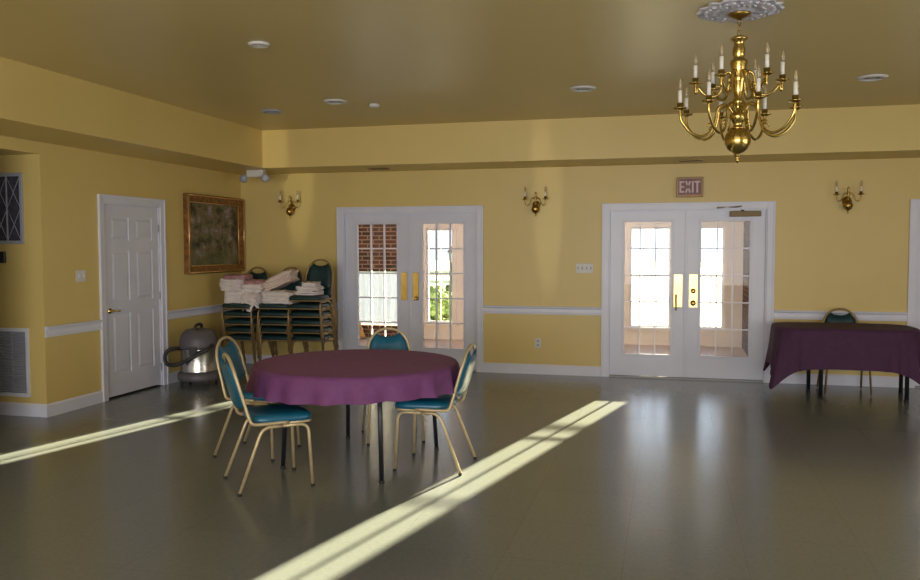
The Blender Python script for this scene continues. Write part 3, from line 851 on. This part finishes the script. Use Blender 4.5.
# louvred return air grille on the alcove wall
gx0, gx1, gz0, gz1 = -.98, -.176, .184, .842
g = thing('return_air_grille', 'grey louvred return air grille low on the alcove wall', 'vent grille', (gx0, LC, gz0))
w_, h_ = gx1 - gx0, gz1 - gz0
fm = MB()
for a, b, c, d in ((0, w_, 0, .035), (0, w_, h_ - .035, h_), (0, .035, .035, h_ - .035), (w_ - .035, w_, .035, h_ - .035)): fm.box(a, b, -.016, 0, c, d)
fm.build('frame', M['white'], g, bevel=.003)
MB().box(.035, w_ - .035, -.003, 0, .035, h_ - .035).build('backing', M['grille'], g)
sl = MB()
for k in range(24):
    z = .045 + (h_ - .09) * k / 23
    sl.box(.036, w_ - .036, -.004, .004, -.010, .010, M=Matrix.Translation((0, -.009, z)) @ Matrix.Rotation(.7, 4, 'X'))
for k in (1, 2): sl.box(w_ * k / 3 - .004 + .08, w_ * k / 3 + .004 + .08, -.017, -.003, .035, h_ - .035)
sl.build('louvres', M['grille'], g)
# leaded lattice window on the alcove wall
wz0, wz1, wx0, wx1 = 1.640, 2.308, -.86, -.195
g = bpy.data.objects.new('window_1', None); COL.objects.link(g); g.location = (wx0, LC, wz0); g['kind'] = 'structure'
w_, h_ = wx1 - wx0, wz1 - wz0
fm = MB()
for a, b, c, d in ((0, w_, 0, .032), (0, w_, h_ - .032, h_), (0, .032, .032, h_ - .032), (w_ - .032, w_, .032, h_ - .032)): fm.box(a, b, -.02, 0, c, d)
fm.build('window_frame', M['grille'], g, bevel=.003)
MB().box(.032, w_ - .032, -.006, 0, .032, h_ - .032).build('leaded_pane', M['lead'], g)
ld = MB(); c = .032
n3 = 4; pw = (w_ - 2 * c) / n3
for k in range(1, n3): ld.box(c + pw * k - .006, c + pw * k + .006, -.014, -.006, c, h_ - c)
for k in range(n3):
    x0, x1 = c + pw * k, c + pw * (k + 1)
    hz = (h_ - 2 * c) / 2
    for q in range(2):
        za, zb = c + hz * q, c + hz * (q + 1)
        ld.tube([(x0, -.007, za), (x1, -.007, zb)], .0028, 6).tube([(x0, -.007, zb), (x1, -.007, za)], .0028, 6)
ld.build('lead_lattice', M['grille'], g)

# ------------------------------------------------------------------ ceiling fittings
def downlight(x, y, r, label, dark=True, ring='plate', lens='wax'):
    d = thing('recessed_light', label, 'ceiling light', (x, y, H), 0, 'recessed ceiling lights')
    MB().lathe([(r * .66, -.002), (r * .69, -.020), (r * .90, -.016), (r * 1.02, -.005), (r * 1.02, -.001), (r * .66, -.001)], n=36).build('trim_ring', M[ring], d)
    if dark:
        MB().lathe([(.003, -.003), (r * .735, -.003), (r * .735, -.0005), (.003, -.0005)], n=30).build('reflector', M['darkhole'], d)  # flat dark disc painted as the shade inside the recess
        MB().lathe([(.002, -.0035), (r * .30, -.004), (r * .34, -.008), (r * .2, -.014), (.002, -.016)], n=16).build('bulb', M['grille'], d)
    else:
        MB().lathe([(.003, -.022), (r * .5, -.018), (r * .73, -.008), (r * .73, -.001), (.003, -.001)], n=30).build('diffuser', M[lens], d)
downlight(2.467, -2.534, .118, 'recessed ceiling light left of the small smoke detector, above stacked chairs')
downlight(4.918, -2.579, .118, 'recessed ceiling light near the middle of the back ceiling edge')
downlight(7.364, -2.439, .125, 'recessed ceiling light on the right, beyond the chandelier')
downlight(2.856, -4.823, .075, 'white domed ceiling light nearest the camera on the left', False)
downlight(1.582, -2.145, .115, 'faint flush ceiling light in the far left corner of ceiling', False, 'grille', 'grille')
sd = thing('smoke_detector', 'small white smoke detector on ceiling right of a recessed light', 'smoke detector', (2.781, -2.273, H))
MB().lathe([(.02, -.001), (.055, -.001), (.056, -.018), (.045, -.032), (.02, -.036)], n=24).build('body', M['plate'], sd)
for x, lab in ((2.15, 'small slotted vent under the back soffit, nearer the left corner'), (5.93, 'small slotted vent under the back soffit, above the EXIT sign')):
    vt = thing('soffit_vent', lab, 'vent', (x, -.42, ZS), 0, 'vents under the back soffit')
    MB().box(-.14, .14, -.05, .05, -.008, -.001, .002).build('frame', M['brassdull'], vt)
    sl = MB()
    for k in range(5): sl.box(-.125, .125, -.040 + k * .02 - .004, -.040 + k * .02 + .004, -.012, -.008)
    sl.build('slots', M['darkhole'], vt)

# ------------------------------------------------------------------ glazed porch behind the doors
PY0, PY1, PT = .16, 3.45, .14
PXL, PXR = -1.2, 6.83
struct('floor_porch', MB().box(PXL, PXR + .2, PY0, PY1 + PT, -.1, -.002), M['porchfloor'])
struct('ceiling_porch', MB().box(PXL, PXR + .2, PY0, PY1 + PT, 2.6, 2.7), M['porch'])
BX = 1.22                      # brick to the left of this, painted wall to the right
WIN = [(1.62, 2.10, .285, 1.915), (2.635, 3.0, .285, 1.915), (5.08, 5.72, .285, 1.915), (6.14, 6.545, .285, 1.915)]
wp = MB(); x = BX
for a, b, c, d in WIN:
    wp.box(x, a, PY1, PY1 + PT, 0, 2.6); wp.box(a, b, PY1, PY1 + PT, 0, c); wp.box(a, b, PY1, PY1 + PT, d, 2.6); x = b
wp.box(x, PXR, PY1, PY1 + PT, 0, 2.6)
struct('wall_porch', wp, M['porch'])
bw = (.10, 1.13, .22, 1.17)    # curtained opening in the brick
wk = MB()
wk.box(PXL, bw[0], PY1, PY1 + PT, 0, 2.6).box(bw[0], bw[1], PY1, PY1 + PT, 0, bw[2]).box(bw[0], bw[1], PY1, PY1 + PT, bw[3], 2.6).box(bw[1], BX, PY1, PY1 + PT, 0, 2.6)
struct('wall_brick', wk, M['brickx'])
struct('wall_brick_right', MB().box(PXR, PXR + .2, PY0, PY1 + PT, 0, 2.6), M['bricky'])
struct('wall_outside', MB().box(7.1, 14, 2.6, 2.75, 0, 2.7), M['siding'])  # unseen wall added to keep the sun out of the right doors
struct('wall_brick_left', MB().box(PXL - .2, PXL, PY0, PY1 + PT, 0, 2.6), M['bricky'])
for i, (a, b, c, d) in enumerate(WIN):
    g = bpy.data.objects.new('window_%d' % (i + 2), None); COL.objects.link(g); g['kind'] = 'structure'
    f = MB(); w = .03; y0, y1 = PY1 + .02, PY1 + .08
    f.box(a, a + w, y0, y1, c, d).box(b - w, b, y0, y1, c, d).box(a + w, b - w, y0, y1, c, c + w).box(a + w, b - w, y0, y1, d - w, d)
    zm = (c + d) / 2 + .03
    f.box(a + w, b - w, y0, y1, zm - .016, zm + .016)
    f.build('window_frame', M['white'], g)
    mu = MB(); nx = 2 if b - a < .6 else 3
    for k in range(1, nx):
        xx = a + (b - a) * k / nx; mu.box(xx - .006, xx + .006, y0 + .02, y1 - .02, c + w, d - w)
    mu.build('muntin_grille', M['white'], g)
    MB().box(a + w, b - w, PY1 + .048, PY1 + .052, c + w, d - w).build('glass_pane', M['glass'], g)
    cs = MB(); q = .05
    cs.box(a - q, a, PY1 - .015, PY1, c - q, d + q).box(b, b + q, PY1 - .015, PY1, c - q, d + q).box(a, b, PY1 - .015, PY1, d, d + q).box(a - q - .02, b + q + .02, PY1 - .03, PY1, c - q, c)
    cs.build('window_casing', M['porch'], g)
# curtain in the brick opening
rows = []
for j in range(24):
    z = bw[2] + .01 + (bw[3] - bw[2] - .02) * j / 23
    row = []
    for i in range(61):
        u = i / 60; xx = bw[0] + .01 + (bw[1] - bw[0] - .02) * u
        row.append(Vector((xx, PY1 + .05 + .018 * math.sin(u * 40 + .6 * math.sin(j * .3)) * (1 - .3 * j / 23), z)))
    rows.append(row)
o = MB().grid(rows).build('sheer_curtain', M['curtain'], recalc=False)
tag(o, 'white sunlit curtain in the brick wall outside the left glazed doors', 'curtain')
# broom leaning below the curtain
br = thing('broom', 'straw broom leaning in the porch outside the left glazed doors', 'broom', (.42, 3.25, 0), 0)
rows = []
for t in range(7):
    s_ = t / 6; wd = .15 - .115 * s_ ** .8; th = .045 - .02 * s_
    rows.append([Vector((wd * math.copysign(abs(math.cos(a)) ** .6, math.cos(a)), th * math.copysign(abs(math.sin(a)) ** .6, math.sin(a)), .30 + .28 * s_)) for a in [2 * PI * k / 28 for k in range(28)]])
rows = [[p + Vector((0, 0, -.28)) for p in r] for r in rows]
MB().grid(rows, True, True).build('bristles', M['straw'], br)
MB().tube([(0, 0, .29), (-.07, .04, .62), (-.22, .12, 1.28)], .012, 8).build('handle', M['wood'], br)

# ------------------------------------------------------------------ outdoors
struct('ground', MB().box(-60, 40, PY1 + PT, 90, -.32, -.2), M['grass'])
struct('ground_driveway', MB().box(1.0, 30, PY1 + PT + .4, 60, -.2, -.185), M['pave'])
def bush(x, y, r, h_, mtl, label, seed):
    mb = MB(); rnd = random.Random(seed)
    for k in range(int(160 * r)):
        a, b, q = rnd.random() * 2 * PI, math.acos(rnd.random()), .55 + .45 * rnd.random()
        c = Vector((r * q * math.sin(b) * math.cos(a), r * q * math.sin(b) * math.sin(a), -.15 + h_ * q * math.cos(b) + .05))
        s = .10 + .08 * rnd.random()
        mb.sphere(c, s, s * .8, s * .7, 6, 4)
    mb.tube([(0, 0, -.2), (0, 0, h_ * .5)], .03, 6)
    o = mb.build('shrub', mtl, loc=(x, y, 0)); return tag(o, label, 'shrub', 'shrubs outside the left glazed doors')
bush(.55, 7.6, .75, .80, M['leaf'], 'green shrub seen low through the left glazed doors', 1)
bush(-.75, 9.3, .6, .95, M['redleaf'], 'reddish shrub seen through the left glazed doors, beside the post', 2)
bush(.35, 12.2, .9, 1.1, M['leaf'], 'taller green shrub farther out beyond the left glazed doors', 3)
def tree(x, y, h_, seed, label):
    rnd = random.Random(seed)
    t = thing('bare_tree', label, 'tree', (x, y, -.2), 0, 'bare trees outside')
    MB().tube([(0, 0, 0), (.08, 0, h_ * .35), (.02, 0, h_ * .7), (.05, 0, h_)], [.22, .17, .10, .03], 8).build('trunk', M['bark'], t)
    mb = MB()
    for k in range(26):
        z = h_ * (.25 + .7 * rnd.random()); a = rnd.random() * 2 * PI; L = h_ * .28 * (1.1 - z / h_) + .5
        p = Vector((.05, 0, z)); d = Vector((math.cos(a), math.sin(a), .5)); q = p + d * L * .5 + Vector((0, 0, .1)); e = p + d * L
        mb.tube([p, q, e], [.05, .03, .01], 5)
        for j in range(4):
            f_ = p.lerp(e, .3 + .6 * rnd.random()); b = rnd.random() * 2 * PI
            mb.tube([f_, f_ + Vector((math.cos(b), math.sin(b), .6)) * L * .35], [.018, .006], 4)
    mb.build('branches', M['bark'], t)
tree(-3.6, 30, 9, 1, 'bare grey tree seen through the left of the glazed panes')
tree(-2.2, 36, 10, 2, 'bare grey tree farther off behind the lamp post')
tree(-1.0, 27, 8, 3, 'bare grey tree on the right of view through left glazed doors')
lp = thing('lamp_post', 'black garden lamp post seen through the left glazed doors', 'lamp post', (-.32, 12.5, -.2))
MB().lathe([(.09, 0), (.09, .12), (.045, .18), (.035, 1.25), (.06, 1.3), (.03, 1.35)], n=14).build('post', M['black'], lp)
MB().lathe([(.05, 1.35), (.12, 1.62), (.02, 1.64)], n=8).build('lantern', M['siding'], lp)
MB().lathe([(.16, 1.64), (.05, 1.76), (.01, 1.82)], n=8).build('lantern_cap', M['black'], lp)
hs = thing('garden_fence', 'low white rail fence beyond the shrubs outside', 'fence', (-2.2, 14.5, -.2))
for k in range(3): MB().box(-4, 4, -.02, .02, .35 + k * .3, .45 + k * .3).build('rail', M['siding'], hs)
for k in range(5): MB().box(-4 + k * 2 - .06, -4 + k * 2 + .06, -.021, .09, 0, 1.15).build('post', M['siding'], hs)

# ------------------------------------------------------------------ camera
cam = bpy.data.cameras.new('camera'); co = bpy.data.objects.new('camera', cam); COL.objects.link(co)
cam.sensor_fit = 'HORIZONTAL'; cam.sensor_width = 36; cam.lens = 36 * 820.26 / 920; cam.clip_end = 300
yaw, pitch, roll = .2497, -.0533, -.0017
fw = Vector((-math.sin(yaw) * math.cos(pitch), math.cos(yaw) * math.cos(pitch), math.sin(pitch)))
r = fw.cross(Vector((0, 0, 1))).normalized(); u = r.cross(fw)
r2 = r * math.cos(roll) + u * math.sin(roll); u2 = -r * math.sin(roll) + u * math.cos(roll)
mt = Matrix((r2, u2, -fw)).transposed().to_4x4(); mt.translation = Vector((5.6994, -10.2027, 1.6117))
co.matrix_world = mt
S.camera = co

# ------------------------------------------------------------------ light
def area(name, loc, target, sx, sy, power, col=(1, 1, 1), spread=180):
    l = bpy.data.lights.new(name, 'AREA'); l.shape = 'RECTANGLE'; l.size = sx; l.size_y = sy; l.energy = power; l.color = col
    l.spread = math.radians(spread)
    o = bpy.data.objects.new(name, l); COL.objects.link(o); o.location = loc
    o.rotation_euler = (Vector(target) - Vector(loc)).to_track_quat('-Z', 'Y').to_euler(); return o
sun = bpy.data.lights.new('sun', 'SUN'); sun.energy = 125; sun.angle = math.radians(.5); sun.color = (1, .82, .50)
so = bpy.data.objects.new('sun', sun); COL.objects.link(so)
d = Vector((-.236, -1.0, -.174)); so.rotation_euler = d.to_track_quat('-Z', 'Y').to_euler()

area('window_light_front', (5.0, YF + .1, 1.5), (5.0, 0, 1.3), 7.0, 2.0, 450, (.97, .97, 1))
area('window_light_right', (XR - .1, -7.5, 1.5), (0, -7.5, 1.5), 5.0, 2.0, 110, (.92, .95, 1))  # added fill from the right; no window stands there
def streak(name, src, tgt, power, half_w, half_h):
    l = bpy.data.lights.new(name, 'SPOT'); l.energy = power; l.color = (1, .9, .6); l.shadow_soft_size = .03
    D = (Vector(tgt) - Vector(src)).length
    l.spot_size = 2 * math.atan(half_h / D); l.spot_blend = .7
    o = bpy.data.objects.new(name, l); COL.objects.link(o); o.location = src
    o.rotation_euler = (Vector(tgt) - Vector(src)).to_track_quat('-Z', 'Y').to_euler(); o.scale = (half_w / half_h, 1, 1)
streak('sun_glint_left', (1.6, -13.5, 1.2), (.86, 0, 2.65), 900, .28, 1.25)
streak('sun_glint_middle', (4.9, -13.5, 1.0), (4.23, 0, 2.1), 600, .22, 1.3)
area('porch_light', (3.2, 1.7, 2.55), (3.2, 1.7, 0), 6.5, 2.0, 70, (1, .96, .95))  # added fill to brighten the porch; no fixture hangs there

w = bpy.data.worlds.new('sky'); S.world = w; w.use_nodes = True
N, L = w.node_tree.nodes, w.node_tree.links
bg = N['Background']; bg.inputs['Strength'].default_value = 4.0
tc = N.new('ShaderNodeTexCoord'); sp = N.new('ShaderNodeSeparateXYZ'); L.new(tc.outputs['Generated'], sp.inputs[0])
cr = N.new('ShaderNodeValToRGB'); cr.color_ramp.elements[0].position = .0; cr.color_ramp.elements[0].color = (.95, .95, 1, 1)
cr.color_ramp.elements[1].position = .6; cr.color_ramp.elements[1].color = (.35, .52, .85, 1)
L.new(sp.outputs['Z'], cr.inputs['Fac']); L.new(cr.outputs['Color'], bg.inputs['Color'])
dp = N.new('ShaderNodeVectorMath'); dp.operation = 'DOT_PRODUCT'; dp.inputs[1].default_value = tuple((-d).normalized())
L.new(tc.outputs['Generated'], dp.inputs[0])
mr = N.new('ShaderNodeMapRange'); mr.inputs['From Min'].default_value = .84; mr.inputs['From Max'].default_value = .96
mr.inputs['To Min'].default_value = 1.0; mr.inputs['To Max'].default_value = 3.6
L.new(dp.outputs['Value'], mr.inputs['Value']); L.new(mr.outputs['Result'], bg.inputs['Strength'])

S.view_settings.view_transform = 'Standard'; S.view_settings.look = 'None'; S.view_settings.exposure = 0
S.cycles.use_denoising = True
S.cycles.max_bounces = 8; S.cycles.diffuse_bounces = 5; S.cycles.sample_clamp_indirect = 6; S.cycles.transparent_max_bounces = 16
S.cycles.caustics_reflective = False; S.cycles.caustics_refractive = False
